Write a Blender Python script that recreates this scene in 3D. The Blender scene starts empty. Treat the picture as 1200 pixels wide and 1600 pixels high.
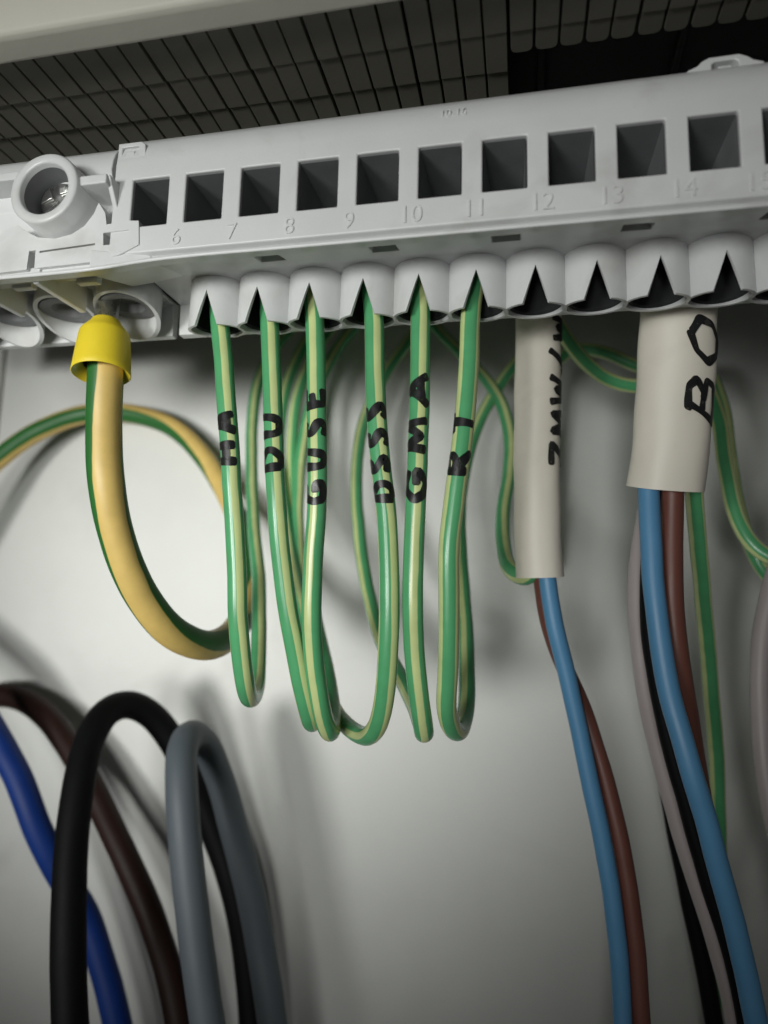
import bpy, bmesh, math, random
from mathutils import Vector, Matrix, noise

S = 0.001                      # everything below is written in millimetres
random.seed(4)
scene = bpy.context.scene
col = scene.collection

# ------------------------------------------------------------------ camera
cam_data = bpy.data.cameras.new('camera')
cam = bpy.data.objects.new('camera', cam_data)
col.objects.link(cam)
cr, cu, cb, cp = Vector((0.979478, 0.200260, 0.022757)), Vector((0.006890, -0.146111, 0.989244)), Vector((0.201431, -0.968787, -0.144492)), Vector((8.03, -73.58, -39.88))
cam.matrix_world = Matrix(((cr.x, cu.x, cb.x, cp.x * S), (cr.y, cu.y, cb.y, cp.y * S),
                           (cr.z, cu.z, cb.z, cp.z * S), (0, 0, 0, 1)))
cam_data.sensor_fit = 'VERTICAL'
cam_data.sensor_height = 24.0
cam_data.lens = 16.083
cam_data.clip_start = 0.002
cam_data.clip_end = 5.0
cam_data.dof.use_dof = True
cam_data.dof.focus_distance = 0.093
cam_data.dof.aperture_fstop = 11.0
scene.camera = cam

# ------------------------------------------------------------------ light
world = bpy.data.worlds.new('World')
scene.world = world
world.use_nodes = True
bg = world.node_tree.nodes['Background']
bg.inputs['Color'].default_value = (0.98, 1.0, 0.93, 1)
bg.inputs['Strength'].default_value = 0.04


def aim(o, target):
    d = Vector(target) * S - o.location
    o.rotation_euler = d.to_track_quat('-Z', 'Y').to_euler()


def spot(name, loc, target, watts, size_mm, cone, blend, colour):
    l = bpy.data.lights.new(name, 'SPOT')
    l.energy = watts
    l.shadow_soft_size = size_mm * S
    l.spot_size = math.radians(cone)
    l.spot_blend = blend
    l.color = colour
    o = bpy.data.objects.new(name, l)
    col.objects.link(o)
    o.location = Vector(loc) * S
    aim(o, target)
    return o


spot('room_lamp', (-175, -320, -70), (-80, 88, -30), 5.9, 50, 25.5, 1.0, (0.985, 1.0, 0.955))
spot('second_key', (-45, -345, -72), (-66, 88, -36), 2.7, 46, 36, 1.0, (0.985, 1.0, 0.965))  # half of the key, split off to soften the wall shadows
spot('block_fill', (-150, -335, -62), (14, 8, 9), 3.7, 66, 24, 1.0, (0.985, 1.0, 0.975))  # fill spot added to brighten the block, narrow cone

vs = scene.view_settings
vs.view_transform = 'Standard'
vs.look = 'None'
vs.exposure = 0.0
vs.gamma = 1.0
vs.use_curve_mapping = False

# ------------------------------------------------------------------ materials


def mat(name, colour, rough=0.4, bump=0.0, bump_scale=900, vary=0.0, vary_scale=60, spec=0.5, metal=0.0,
        dirt=None, dirt_scale=40, dirt_amount=0.5):
    m = bpy.data.materials.new(name)
    m.use_nodes = True
    nt = m.node_tree
    N, L = nt.nodes, nt.links
    b = N['Principled BSDF']
    b.inputs['Base Color'].default_value = (*colour, 1)
    b.inputs['Roughness'].default_value = rough
    b.inputs['Specular IOR Level'].default_value = spec
    b.inputs['Metallic'].default_value = metal
    tc = N.new('ShaderNodeTexCoord')
    out = None
    if vary or dirt:
        n1 = N.new('ShaderNodeTexNoise')
        n1.inputs['Scale'].default_value = vary_scale
        n1.inputs['Detail'].default_value = 6
        n1.inputs['Roughness'].default_value = 0.6
        L.new(tc.outputs['Object'], n1.inputs['Vector'])
        mr = N.new('ShaderNodeMapRange')
        mr.inputs['From Min'].default_value = 0.25
        mr.inputs['From Max'].default_value = 0.75
        mr.inputs['To Min'].default_value = 1 - vary
        mr.inputs['To Max'].default_value = 1 + vary
        L.new(n1.outputs['Fac'], mr.inputs['Value'])
        mx = N.new('ShaderNodeMix')
        mx.data_type = 'RGBA'
        mx.blend_type = 'MULTIPLY'
        mx.inputs['Factor'].default_value = 1.0
        mx.inputs['A'].default_value = (*colour, 1)
        L.new(mr.outputs['Result'], mx.inputs['B'])
        out = mx.outputs['Result']
        rr = N.new('ShaderNodeMapRange')
        rr.inputs['To Min'].default_value = max(0.05, rough - 0.12)
        rr.inputs['To Max'].default_value = rough + 0.12
        L.new(n1.outputs['Fac'], rr.inputs['Value'])
        L.new(rr.outputs['Result'], b.inputs['Roughness'])
    if dirt:
        n2 = N.new('ShaderNodeTexNoise')
        n2.inputs['Scale'].default_value = dirt_scale
        n2.inputs['Detail'].default_value = 5
        n2.inputs['Distortion'].default_value = 0.6
        L.new(tc.outputs['Object'], n2.inputs['Vector'])
        cr_ = N.new('ShaderNodeValToRGB')
        cr_.color_ramp.elements[0].position = 0.56
        cr_.color_ramp.elements[1].position = 0.72
        L.new(n2.outputs['Fac'], cr_.inputs['Fac'])
        sc = N.new('ShaderNodeMath')
        sc.operation = 'MULTIPLY'
        sc.inputs[1].default_value = dirt_amount
        L.new(cr_.outputs['Color'], sc.inputs[0])
        m2 = N.new('ShaderNodeMix')
        m2.data_type = 'RGBA'
        L.new(sc.outputs['Value'], m2.inputs['Factor'])
        L.new(out, m2.inputs['A'])
        m2.inputs['B'].default_value = (*dirt, 1)
        out = m2.outputs['Result']
    if out:
        L.new(out, b.inputs['Base Color'])
    if bump:
        n3 = N.new('ShaderNodeTexNoise')
        n3.inputs['Scale'].default_value = bump_scale
        n3.inputs['Detail'].default_value = 3
        L.new(tc.outputs['Object'], n3.inputs['Vector'])
        bp = N.new('ShaderNodeBump')
        bp.inputs['Strength'].default_value = bump
        bp.inputs['Distance'].default_value = 0.0002
        L.new(n3.outputs['Fac'], bp.inputs['Height'])
        L.new(bp.outputs['Normal'], b.inputs['Normal'])
    return m


def stripe_mat(name, green, yellow, w1, w2, rough=0.35, count=1):
    """green insulation with two yellow stripes along the wire; the stripe place comes from the wire's own UV"""
    m = bpy.data.materials.new(name)
    m.use_nodes = True
    nt = m.node_tree
    N, L = nt.nodes, nt.links
    b = N['Principled BSDF']
    uv = N.new('ShaderNodeUVMap')
    sp = N.new('ShaderNodeSeparateXYZ')
    L.new(uv.outputs['UV'], sp.inputs['Vector'])
    tc = N.new('ShaderNodeTexCoord')
    nz = N.new('ShaderNodeTexNoise')
    nz.inputs['Scale'].default_value = 160
    nz.inputs['Detail'].default_value = 3
    L.new(tc.outputs['Object'], nz.inputs['Vector'])
    wob = N.new('ShaderNodeMath')
    wob.operation = 'MULTIPLY_ADD'
    L.new(nz.outputs['Fac'], wob.inputs[0])
    wob.inputs[1].default_value = 0.04
    L.new(sp.outputs['X'], wob.inputs[2])
    fr = N.new('ShaderNodeMath')
    fr.operation = 'FRACT'
    cn = N.new('ShaderNodeMath')
    cn.operation = 'MULTIPLY'
    cn.inputs[1].default_value = count
    L.new(wob.outputs['Value'], cn.inputs[0])
    L.new(cn.outputs['Value'], fr.inputs[0])
    rp = N.new('ShaderNodeValToRGB')
    e = rp.color_ramp.elements
    G, Y = (*green, 1), (*yellow, 1)
    s = 0.012 * count
    e[0].position, e[0].color = 0.0, Y
    e[1].position, e[1].color = w1 / 2, Y
    for p_, c_ in ((w1 / 2 + s, G), *(((0.5 - w2 / 2 - s, G), (0.5 - w2 / 2, Y), (0.5 + w2 / 2, Y), (0.5 + w2 / 2 + s, G)) if w2 else ()),
                   (1 - w1 / 2 - s, G), (1 - w1 / 2, Y)):
        k = e.new(p_)
        k.color = c_
    L.new(fr.outputs['Value'], rp.inputs['Fac'])
    n1 = N.new('ShaderNodeTexNoise')
    n1.inputs['Scale'].default_value = 320
    n1.inputs['Detail'].default_value = 4
    L.new(tc.outputs['Object'], n1.inputs['Vector'])
    mr = N.new('ShaderNodeMapRange')
    mr.inputs['To Min'].default_value = 0.82
    mr.inputs['To Max'].default_value = 1.15
    L.new(n1.outputs['Fac'], mr.inputs['Value'])
    mx = N.new('ShaderNodeMix')
    mx.data_type = 'RGBA'
    mx.blend_type = 'MULTIPLY'
    mx.inputs['Factor'].default_value = 1
    L.new(rp.outputs['Color'], mx.inputs['A'])
    L.new(mr.outputs['Result'], mx.inputs['B'])
    L.new(mx.outputs['Result'], b.inputs['Base Color'])
    b.inputs['Roughness'].default_value = rough
    bp = N.new('ShaderNodeBump')
    bp.inputs['Strength'].default_value = 0.08
    bp.inputs['Distance'].default_value = 0.0002
    L.new(n1.outputs['Fac'], bp.inputs['Height'])
    L.new(bp.outputs['Normal'], b.inputs['Normal'])
    return m


def ink_mat():
    """marker ink that skips here and there"""
    m = mat('black_marker_ink', (0.012, 0.012, 0.013), 0.35, 0, vary=0.2, vary_scale=500)
    N, L = m.node_tree.nodes, m.node_tree.links
    b = N['Principled BSDF']
    tc = N.new('ShaderNodeTexCoord')
    n = N.new('ShaderNodeTexNoise')
    n.inputs['Scale'].default_value = 1300
    n.inputs['Detail'].default_value = 4
    L.new(tc.outputs['Object'], n.inputs['Vector'])
    mr = N.new('ShaderNodeMapRange')
    mr.inputs['From Min'].default_value = 0.36
    mr.inputs['From Max'].default_value = 0.5
    mr.inputs['To Min'].default_value = 0.8
    mr.inputs['To Max'].default_value = 1.0
    L.new(n.outputs['Fac'], mr.inputs['Value'])
    L.new(mr.outputs['Result'], b.inputs['Alpha'])
    return m


M = {
    'plastic': mat('grey_plastic', (0.66, 0.668, 0.668), 0.33, 0.10, 2600, 0.05, 90, dirt=(0.33, 0.31, 0.27), dirt_scale=85, dirt_amount=0.34),
    'wall': mat('painted_steel', (0.665, 0.667, 0.645), 0.52, 0.22, 1400, 0.05, 45, dirt=(0.36, 0.36, 0.34), dirt_scale=24, dirt_amount=0.38),
    'frame': mat('beige_plastic', (0.56, 0.54, 0.47), 0.5, 0.1, 1500, 0.05, 60),
    'slat': mat('olive_grey_plastic', (0.15, 0.143, 0.118), 0.7, 0.12, 1800, 0.10, 120),
    'void_black': mat('void_black', (0.006, 0.006, 0.007), 0.7, 0, vary=0.1),  # flat black for the dark void behind the slats and the joint gap
    'steel': mat('screw_steel', (0.62, 0.62, 0.60), 0.28, 0.15, 1500, 0.12, 300, metal=1.0),
    'entry_shade': mat('entry_shade_black', (0.035, 0.036, 0.038), 0.6, 0.1, 1200, 0.15, 200, spec=0.2),  # near-black, puts the shade inside the entries into the colour
    'shade_liner': mat('interior_shade_grey', (0.20, 0.205, 0.212), 0.5, 0.1, 1200, 0.15, 200, spec=0.3),  # darker grey imitating shade inside openings, boss and cups
    'yellow': mat('yellow_ferrule_plastic', (0.80, 0.62, 0.03), 0.5, 0.10, 2200, 0.05, 200),
    'sleeve': mat('white_shrink_tube', (0.76, 0.71, 0.62), 0.5, 0.2, 420, 0.04, 120, dirt=(0.45, 0.40, 0.33), dirt_scale=120, dirt_amount=0.25),
    'ink': ink_mat(),
    'black': mat('black_pvc', (0.004, 0.004, 0.0045), 0.6, 0.10, 900, 0.2, 200, spec=0.12),
    'grey': mat('grey_pvc', (0.095, 0.112, 0.13), 0.55, 0.08, 900, 0.06, 120),
    'brown_thick': mat('dark_brown_pvc', (0.020, 0.007, 0.005), 0.55, 0.08, 900, 0.1, 150, spec=0.25),
    'blue_thick': mat('dark_blue_pvc', (0.004, 0.028, 0.17), 0.55, 0.08, 900, 0.1, 150, spec=0.25),
    'blue': mat('light_blue_pvc', (0.09, 0.26, 0.46), 0.45, 0.08, 900, 0.06, 150),
    'brown': mat('brown_pvc', (0.15, 0.052, 0.038), 0.45, 0.08, 900, 0.08, 150),
    'pale': mat('pale_grey_pvc', (0.40, 0.35, 0.35), 0.45, 0.08, 900, 0.05, 150),
    'gy_thin': stripe_mat('green_yellow_thin', (0.095, 0.38, 0.165), (0.585, 0.67, 0.30), 0.33, 0.0, 0.27, 3),
    'gy_thick': stripe_mat('green_yellow_thick', (0.022, 0.13, 0.026), (0.67, 0.475, 0.15), 0.27, 0.20, 0.45),
}

# ------------------------------------------------------------------ helpers


def tag(o, label=None, cat=None, group=None, kind=None):
    if label:
        o['label'] = label
    if cat:
        o['category'] = cat
    if group:
        o['group'] = group
    if kind:
        o['kind'] = kind
    return o


def empty(name, loc=(0, 0, 0)):
    o = bpy.data.objects.new(name, None)
    o.location = Vector(loc) * S
    o.empty_display_size = 0.005
    col.objects.link(o)
    return o


def link(name, verts, faces, material, parent=None, smooth=True, angle=35, bevel=0.0, segs=2, uvs=None):
    """verts in millimetres, world place; one mesh object (kept in place under its parent)"""
    me = bpy.data.meshes.new(name)
    off = Vector((0, 0, 0))
    pr = parent
    while pr is not None:
        off += pr.location
        pr = pr.parent
    me.from_pydata([Vector(v) * S - off for v in verts], [], faces)
    if uvs:
        lay = me.uv_layers.new(name='UVMap')
        for i, u in enumerate(uvs):
            lay.data[i].uv = u
    bm = bmesh.new()
    bm.from_mesh(me)
    bmesh.ops.recalc_face_normals(bm, faces=bm.faces)
    bm.to_mesh(me)
    bm.free()
    me.materials.append(M[material])
    o = bpy.data.objects.new(name, me)
    col.objects.link(o)
    o.parent = parent
    if smooth:
        for p in me.polygons:
            p.use_smooth = True
        me.set_sharp_from_angle(angle=math.radians(angle))
    if bevel:
        b = o.modifiers.new('bevel', 'BEVEL')
        b.width = bevel * S
        b.segments = segs
        b.limit_method = 'ANGLE'
        b.angle_limit = math.radians(32)
        b.use_clamp_overlap = True
        b.harden_normals = False
        w = o.modifiers.new('wn', 'WEIGHTED_NORMAL')
        w.keep_sharp = False
        for e_ in me.edges:
            e_.use_edge_sharp = False
    return o


def box(name, lo, hi, material, parent=None, bevel=0.15, segs=2):
    (x0, y0, z0), (x1, y1, z1) = lo, hi
    v = [(x0, y0, z0), (x1, y0, z0), (x1, y1, z0), (x0, y1, z0), (x0, y0, z1), (x1, y0, z1), (x1, y1, z1), (x0, y1, z1)]
    f = [(0, 1, 2, 3), (4, 7, 6, 5), (0, 4, 5, 1), (1, 5, 6, 2), (2, 6, 7, 3), (3, 7, 4, 0)]
    return link(name, v, f, material, parent, bevel=bevel, segs=segs)


def poly(name, outer, holes, y0, y1, material, parent=None, bevel=0.12):
    """an outline in X-Z with holes, given its thickness from y0 to y1"""
    cu_ = bpy.data.curves.new(name, 'CURVE')
    cu_.dimensions = '2D'
    cu_.fill_mode = 'BOTH'
    cu_.extrude = abs(y1 - y0) / 2
    for ring in [outer] + holes:
        sp = cu_.splines.new('POLY')
        sp.points.add(len(ring) - 1)
        for i, (x, z) in enumerate(ring):
            sp.points[i].co = (x, z, 0, 1)
        sp.use_cyclic_u = True
    t = bpy.data.objects.new(name, cu_)
    col.objects.link(t)
    dg = bpy.context.evaluated_depsgraph_get()
    me = bpy.data.meshes.new_from_object(t.evaluated_get(dg))
    ym = (y0 + y1) / 2
    bm = bmesh.new()
    bm.from_mesh(me)
    bmesh.ops.remove_doubles(bm, verts=bm.verts, dist=1e-4)
    bmesh.ops.dissolve_limit(bm, angle_limit=0.02, verts=bm.verts, edges=bm.edges)
    bm.verts.index_update()
    v = [(w.co.x, ym + w.co.z, w.co.y) for w in bm.verts]
    f = [[w.index for w in fc.verts] for fc in bm.faces]
    bm.free()
    bpy.data.objects.remove(t)
    bpy.data.curves.remove(cu_)
    bpy.data.meshes.remove(me)
    return link(name, v, f, material, parent, bevel=bevel)


def spline(pts, step=1.0):
    P = [Vector(p) for p in pts]
    P = [P[0] * 2 - P[1]] + P + [P[-1] * 2 - P[-2]]
    out = []
    for i in range(1, len(P) - 2):
        a, b, c, d = P[i - 1], P[i], P[i + 1], P[i + 2]
        n = max(3, int((c - b).length / step))
        # chord-length tangents keep the curve even where the points are unevenly spaced
        l0, l1, l2 = max((b - a).length, 1e-3), max((c - b).length, 1e-3), max((d - c).length, 1e-3)
        m1 = ((b - a) / l0 * l1 + (c - b) / l1 * l0) / (l0 + l1) * l1
        m2 = ((c - b) / l1 * l2 + (d - c) / l2 * l1) / (l1 + l2) * l1
        for k in range(n):
            t = k / n
            t2, t3 = t * t, t * t * t
            out.append(b * (2 * t3 - 3 * t2 + 1) + m1 * (t3 - 2 * t2 + t) + c * (-2 * t3 + 3 * t2) + m2 * (t3 - t2))
    out.append(P[-2])
    # smooth a little so hand-placed points leave no kinks
    for _ in range(6):
        out = [out[0]] + [(out[i - 1] + out[i] * 2 + out[i + 1]) / 4 for i in range(1, len(out) - 1)] + [out[-1]]
    return out


class Path:
    """centre line with rotation-minimising frames; the frame starts facing the front of the board"""

    def __init__(self, pts, step=1.0, before=0, after=0):
        pts = [Vector(p) for p in pts]
        # let a wire run on past the last point given, easing back to the plane of the board
        for length, end in ((before, 0), (after, -1)):
            if not length:
                continue
            d = (pts[0] - pts[1]) if end == 0 else (pts[-1] - pts[-2])
            d.y *= 0.2
            d.normalize()
            for k in (1, 2, 3):
                d = (d + Vector((0, 0, -0.12))).normalized()
                q = pts[end] + d * (length / 3)
                q.y = min(q.y, 83.0)
                if end == 0:
                    pts.insert(0, q)
                else:
                    pts.append(q)
        self.c = spline(pts, step)
        n = len(self.c)
        sd = Vector(pts[0]) * 3.7
        # the slight unevenness of wire bent by hand
        self.c = [p + noise.noise_vector(p * 0.045 + sd) * 0.35 + noise.noise_vector(p * 0.16 + sd) * 0.09 for p in self.c]
        self.t = []
        for i in range(n):
            self.t.append((self.c[min(i + 1, n - 1)] - self.c[max(i - 1, 0)]).normalized())
        ref = Vector((0, -1, 0))
        nn = (ref - self.t[0] * ref.dot(self.t[0])).normalized()
        self.n = [nn]
        for i in range(1, n):
            v = self.n[-1]
            v = (v - self.t[i] * v.dot(self.t[i])).normalized()
            self.n.append(v)
        self.b = [self.t[i].cross(self.n[i]) for i in range(n)]
        self.s = [0.0]
        for i in range(1, n):
            self.s.append(self.s[-1] + (self.c[i] - self.c[i - 1]).length)

    def nearest(self, p):
        p = Vector(p)
        return self.s[min(range(len(self.c)), key=lambda i: (self.c[i] - p).length)]

    def frame(self, s):
        s = max(0.0, min(s, self.s[-1] - 1e-4))
        lo, hi = 0, len(self.s) - 1
        while hi - lo > 1:
            m = (lo + hi) // 2
            if self.s[m] <= s:
                lo = m
            else:
                hi = m
        f = (s - self.s[lo]) / max(1e-6, self.s[hi] - self.s[lo])
        return (self.c[lo].lerp(self.c[hi], f), self.n[lo].lerp(self.n[hi], f).normalized(), self.b[lo].lerp(self.b[hi], f).normalized())

    def at(self, s, ang, rad):
        c, n, b = self.frame(s)
        return c + (n * math.cos(ang) + b * math.sin(ang)) * rad


def tube(name, path, r, material, parent=None, phase=0.0, twist=0.0, seg=18, roll=None):
    """solid insulated wire of radius r along a path"""
    v, f, uv = [], [], []
    n = len(path.c)
    for i in range(n):
        k = r * (1 + 0.02 * noise.noise(Vector((path.s[i] * 0.12, r * 7, phase * 5))))
        for j in range(seg):
            a = 2 * math.pi * j / seg
            v.append(path.c[i] + (path.n[i] * math.cos(a) + path.b[i] * math.sin(a)) * k)
    for i in range(n - 1):
        for j in range(seg):
            f.append((i * seg + j, i * seg + (j + 1) % seg, (i + 1) * seg + (j + 1) % seg, (i + 1) * seg + j))
            u0, u1 = j / seg - phase, (j + 1) / seg - phase
            a0, a1 = twist * path.s[i], twist * path.s[i + 1]
            if roll:
                a0, a1 = roll(path.s[i] / path.s[-1]), roll(path.s[i + 1] / path.s[-1])
            uv += [(u0 + a0, 0), (u1 + a0, 0), (u1 + a1, 1), (u0 + a1, 1)]
    f.append(tuple(range(seg - 1, -1, -1)))
    uv += [(0.3, 0)] * seg
    f.append(tuple((n - 1) * seg + j for j in range(seg)))
    uv += [(0.3, 0)] * seg
    me = bpy.data.meshes.new(name)
    off = Vector((0, 0, 0))
    pr = parent
    while pr is not None:
        off += pr.location
        pr = pr.parent
    me.from_pydata([p * S - off for p in v], [], f)
    lay = me.uv_layers.new(name='UVMap')
    for i, q in enumerate(uv):
        lay.data[i].uv = q
    for p in me.polygons:
        p.use_smooth = len(p.vertices) == 4
    me.materials.append(M[material])
    o = bpy.data.objects.new(name, me)
    col.objects.link(o)
    o.parent = parent
    return o


def shell(name, path, radii, material, parent=None, wall=0.5, squash=1.0, seg=40, wobble=0.0, seed=0):
    """open-ended hollow tube; radii = [(share of length, radius)]"""
    v, f = [], []
    L = path.s[-1]
    n = len(path.c)

    def rad(u):
        for (u0, r0), (u1, r1) in zip(radii, radii[1:]):
            if u <= u1:
                return r0 + (r1 - r0) * (u - u0) / max(1e-6, u1 - u0)
        return radii[-1][1]
    for w in (0.0, wall):
        for i in range(n):
            r = rad(path.s[i] / L) - w
            for j in range(seg):
                a = 2 * math.pi * j / seg
                q = 1 + wobble * noise.noise(Vector((math.cos(a) * 1.3 + seed, math.sin(a) * 1.3, path.s[i] * 0.13)))
                v.append(path.c[i] + path.n[i] * (math.cos(a) * r * q * squash) + path.b[i] * (math.sin(a) * r * q))
    o2 = n * seg
    for i in range(n - 1):
        for j in range(seg):
            k = (j + 1) % seg
            f.append((i * seg + j, i * seg + k, (i + 1) * seg + k, (i + 1) * seg + j))
            f.append((o2 + i * seg + k, o2 + i * seg + j, o2 + (i + 1) * seg + j, o2 + (i + 1) * seg + k))
    for j in range(seg):
        k = (j + 1) % seg
        f.append((j, o2 + j, o2 + k, k))
        e = (n - 1) * seg
        f.append((e + j, e + k, o2 + e + k, o2 + e + j))
    return link(name, v, f, material, parent, angle=50)


def lathe(name, centre, axis, prof, material, parent=None, seg=40, angle=35):
    """prof = [(distance along axis, radius)]; closed where the radius is 0"""
    ax = Vector(axis).normalized()
    u = ax.orthogonal().normalized()
    w = ax.cross(u)
    c = Vector(centre)
    v, f = [], []
    for d, r in prof:
        for j in range(seg):
            a = 2 * math.pi * j / seg
            v.append(c + ax * d + (u * math.cos(a) + w * math.sin(a)) * max(r, 0.001))
    for i in range(len(prof) - 1):
        for j in range(seg):
            k = (j + 1) % seg
            f.append((i * seg + j, i * seg + k, (i + 1) * seg + k, (i + 1) * seg + j))
    return link(name, v, f, material, parent, angle=angle)


# hand-drawn capital letters on a 1 x 1 square, as pen strokes
PEN = {
    'H': [[(.08, .02), (.12, 1)], [(.82, .0), (.85, .98)], [(.1, .52), (.84, .47)]],
    'A': [[(.0, .0), (.32, .75), (.45, 1), (.62, .7), (.92, .02)], [(.2, .36), (.78, .38)]],
    'D': [[(.1, .0), (.12, 1)], [(.05, .97), (.5, .95), (.85, .7), (.88, .35), (.6, .05), (.06, .0)]],
    'U': [[(.08, 1), (.08, .4), (.22, .06), (.55, .0), (.8, .2), (.86, 1)]],
    'G': [[(.85, .82), (.6, 1), (.25, .92), (.06, .5), (.2, .1), (.55, .0), (.86, .2), (.86, .45), (.5, .45)]],
    'S': [[(.85, .85), (.55, 1), (.2, .88), (.2, .65), (.7, .42), (.82, .2), (.5, .0), (.08, .12)]],
    'E': [[(.85, 1), (.12, .98), (.1, .0), (.88, .02)], [(.1, .5), (.7, .52)]],
    'M': [[(.02, .0), (.12, 1), (.45, .3), (.8, 1), (.95, .0)]],
    'W': [[(.0, 1), (.22, .02), (.48, .75), (.72, .0), (.98, 1)]],
    'R': [[(.1, .0), (.12, 1)], [(.04, .95), (.6, 1), (.8, .78), (.55, .52), (.12, .48)], [(.35, .48), (.9, .0)]],
    'T': [[(.0, .96), (.95, 1)], [(.47, .98), (.45, .0)]],
    'B': [[(.1, .0), (.14, 1)], [(.02, .96), (.55, 1), (.78, .8), (.5, .54), (.14, .5)], [(.4, .53), (.9, .4), (.86, .1), (.4, .0), (.0, .02)]],
    'O': [[(.5, 1), (.14, .8), (.06, .4), (.28, .04), (.62, .02), (.92, .35), (.88, .78), (.5, 1)]],
    'Z': [[(.05, .95), (.9, 1), (.08, .02), (.95, .0)]],
    'N': [[(.05, .0), (.1, 1), (.8, .05), (.88, 1)]],
    '/': [[(.1, -.1), (.85, 1.1)]],
    'I': [[(.45, .0), (.5, 1)]],
}


def writing(name, path, rad, text, s_bottom, s_top, centre, span, pen, parent, squash=1.0, letter_fill=0.74, offset=0.03, lean=0.0):
    """marker letters wrapped round a wire or tube, read from the bottom up; centre and span are angles round it"""
    v, f = [], []
    L = s_bottom - s_top
    cell = L / len(text)
    lift = [0.0]

    def put(a, b):
        ang = centre + (b - 0.5) * span
        c, n, bb = path.frame(s_bottom - a - lean * (b - 0.5))
        r = rad + offset + lift[0]
        v.append(c + n * (math.cos(ang) * r * squash) + bb * (math.sin(ang) * r))
        return len(v) - 1
    H = span * rad
    for li, ch in enumerate(text):
        if ch == ' ':
            continue
        for st in PEN[ch]:
            lift[0] += 0.004
            pts = [Vector(((li + 0.12 + x * letter_fill) * cell + random.uniform(-.05, .05) * cell, (y + random.uniform(-.06, .06)) * H)) for x, y in st]
            dense = []
            for a, b in zip(pts, pts[1:]):
                m = max(2, int((b - a).length / 0.22))
                dense += [a.lerp(b, k / m) for k in range(m)]
            dense.append(pts[-1])
            for _ in range(2):
                dense = [dense[0]] + [(dense[i - 1] + dense[i] * 2 + dense[i + 1]) / 4 for i in range(1, len(dense) - 1)] + [dense[-1]]
            rows = []
            for i, q in enumerate(dense):
                t = (dense[min(i + 1, len(dense) - 1)] - dense[max(i - 1, 0)])
                t = t.normalized() if t.length > 1e-6 else Vector((1, 0))
                nrm = Vector((-t.y, t.x))
                w = pen / 2 * (1 + 0.12 * math.sin(i * 0.35 + li))
                if i in (0, len(dense) - 1):
                    w *= 0.6
                rows.append([put((q + nrm * (w * k)).x, (q + nrm * (w * k)).y / H) for k in (-1, 0, 1)])
            for r0, r1 in zip(rows, rows[1:]):
                for k in (0, 1):
                    f.append((r0[k], r0[k + 1], r1[k + 1], r1[k]))
    return link(name, v, f, 'ink', parent, angle=80)


# ------------------------------------------------------------------ the setting: back wall and the edge of the next panel
WY = 88.0
tag(box('back_wall', (-136.5, WY, -260), (150, WY + 3, 90), 'wall', bevel=0.3), kind='structure')
tag(box('side_wall', (-190, WY - 1.6, -260), (-136.7, WY + 3, 90), 'wall', bevel=0.5), kind='structure')

# ------------------------------------------------------------------ beige rail of the cabinet frame above
rail = empty('cabinet_frame', (0, -10, 28))
tag(rail, 'beige plastic cabinet frame rail along the top left corner', 'frame')
pr = [(-7.9, 27.0), (-8.6, 26.85), (-11.3, 26.9), (-11.9, 27.3), (-13.2, 31.0), (-15.5, 44), (-7.6, 44)]
vv, ff = [], []
for x in (-130, 120):
    vv += [(x, y, z) for y, z in pr]
n = len(pr)
for i in range(n):
    ff.append((i, (i + 1) % n, n + (i + 1) % n, n + i))
ff += [tuple(range(n)), tuple(range(2 * n - 1, n - 1, -1))]
link('rail', vv, ff, 'frame', rail, bevel=0.35, segs=3)

# ------------------------------------------------------------------ slatted underside of the row above, with its cut-out
slats = empty('slatted_panel', (0, 0, 30))
tag(slats, 'dark olive slatted panel above the terminal block', 'panel')
pitch = 2.97
ROWS = [(-8.2, 0.2, 28.7), (0.2, 6.4, 28.95), (6.4, 42, 29.2)]
cache = {}


def slat(x, y0, y1, z, rounded):
    key = (round(y1 - y0, 2), rounded)
    if key not in cache:
        w, t = 1.32, 1.3
        L = y1 - y0
        if rounded:
            out = [(-w, 0), (w, 0), (w, L - .65), (w * .86, L - .2), (w * .5, L), (-w * .5, L), (-w * .86, L - .2), (-w, L - .65)]
        else:
            out = [(-w, 0), (w, 0), (w, L), (-w, L)]
        k = len(out)
        v = [Vector((a, b, 0)) * S for a, b in out] + [Vector((a, b, t)) * S for a, b in out]
        f = [tuple(range(k - 1, -1, -1)), tuple(range(k, 2 * k))] + [(i, (i + 1) % k, k + (i + 1) % k, k + i) for i in range(k)]
        me = bpy.data.meshes.new('slat')
        me.from_pydata(v, [], f)
        me.materials.append(M['slat'])
        cache[key] = me
    o = bpy.data.objects.new('slat', cache[key])
    o.parent = slats
    o.location = Vector((x, y0, z)) * S - slats.location
    o.rotation_euler = (random.uniform(-.006, .006), 0, random.uniform(-.004, .004))
    col.objects.link(o)
    b = o.modifiers.new('bevel', 'BEVEL')
    b.width = 0.09 * S
    b.segments = 2
    return o


for i in range(-28, 22):
    x = 5.0 + i * pitch + random.uniform(-.06, .06)
    for (y0, y1, z) in ROWS:
        if x > 6.5:
            if y0 > 5:
                continue
            slat(x, y0 + .02, min(y1, 3.7) - .02, z, y0 > 0)
        else:
            slat(x, y0 + .02, y1 - .02, z + random.uniform(-.05, .05), False)

hb = empty('black_void', (0, 20, 36))  # black boxes stand in for the unlit void behind the slats
tag(hb, 'black backing standing in for the dark void at the cut-out in the slats', 'backing')
box('body', (-130, -6, 36), (130, 60, 70), 'void_black', hb, bevel=1.0)
for x in range(10, 70, 18):
    box('rib', (x, 5, 34.6), (x + 1.2, 58, 35.98), 'void_black', hb, bevel=0.3)
box('back_shield', (-130, 44, 20), (130, 60, 35.98), 'void_black', hb, bevel=0.6)

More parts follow.
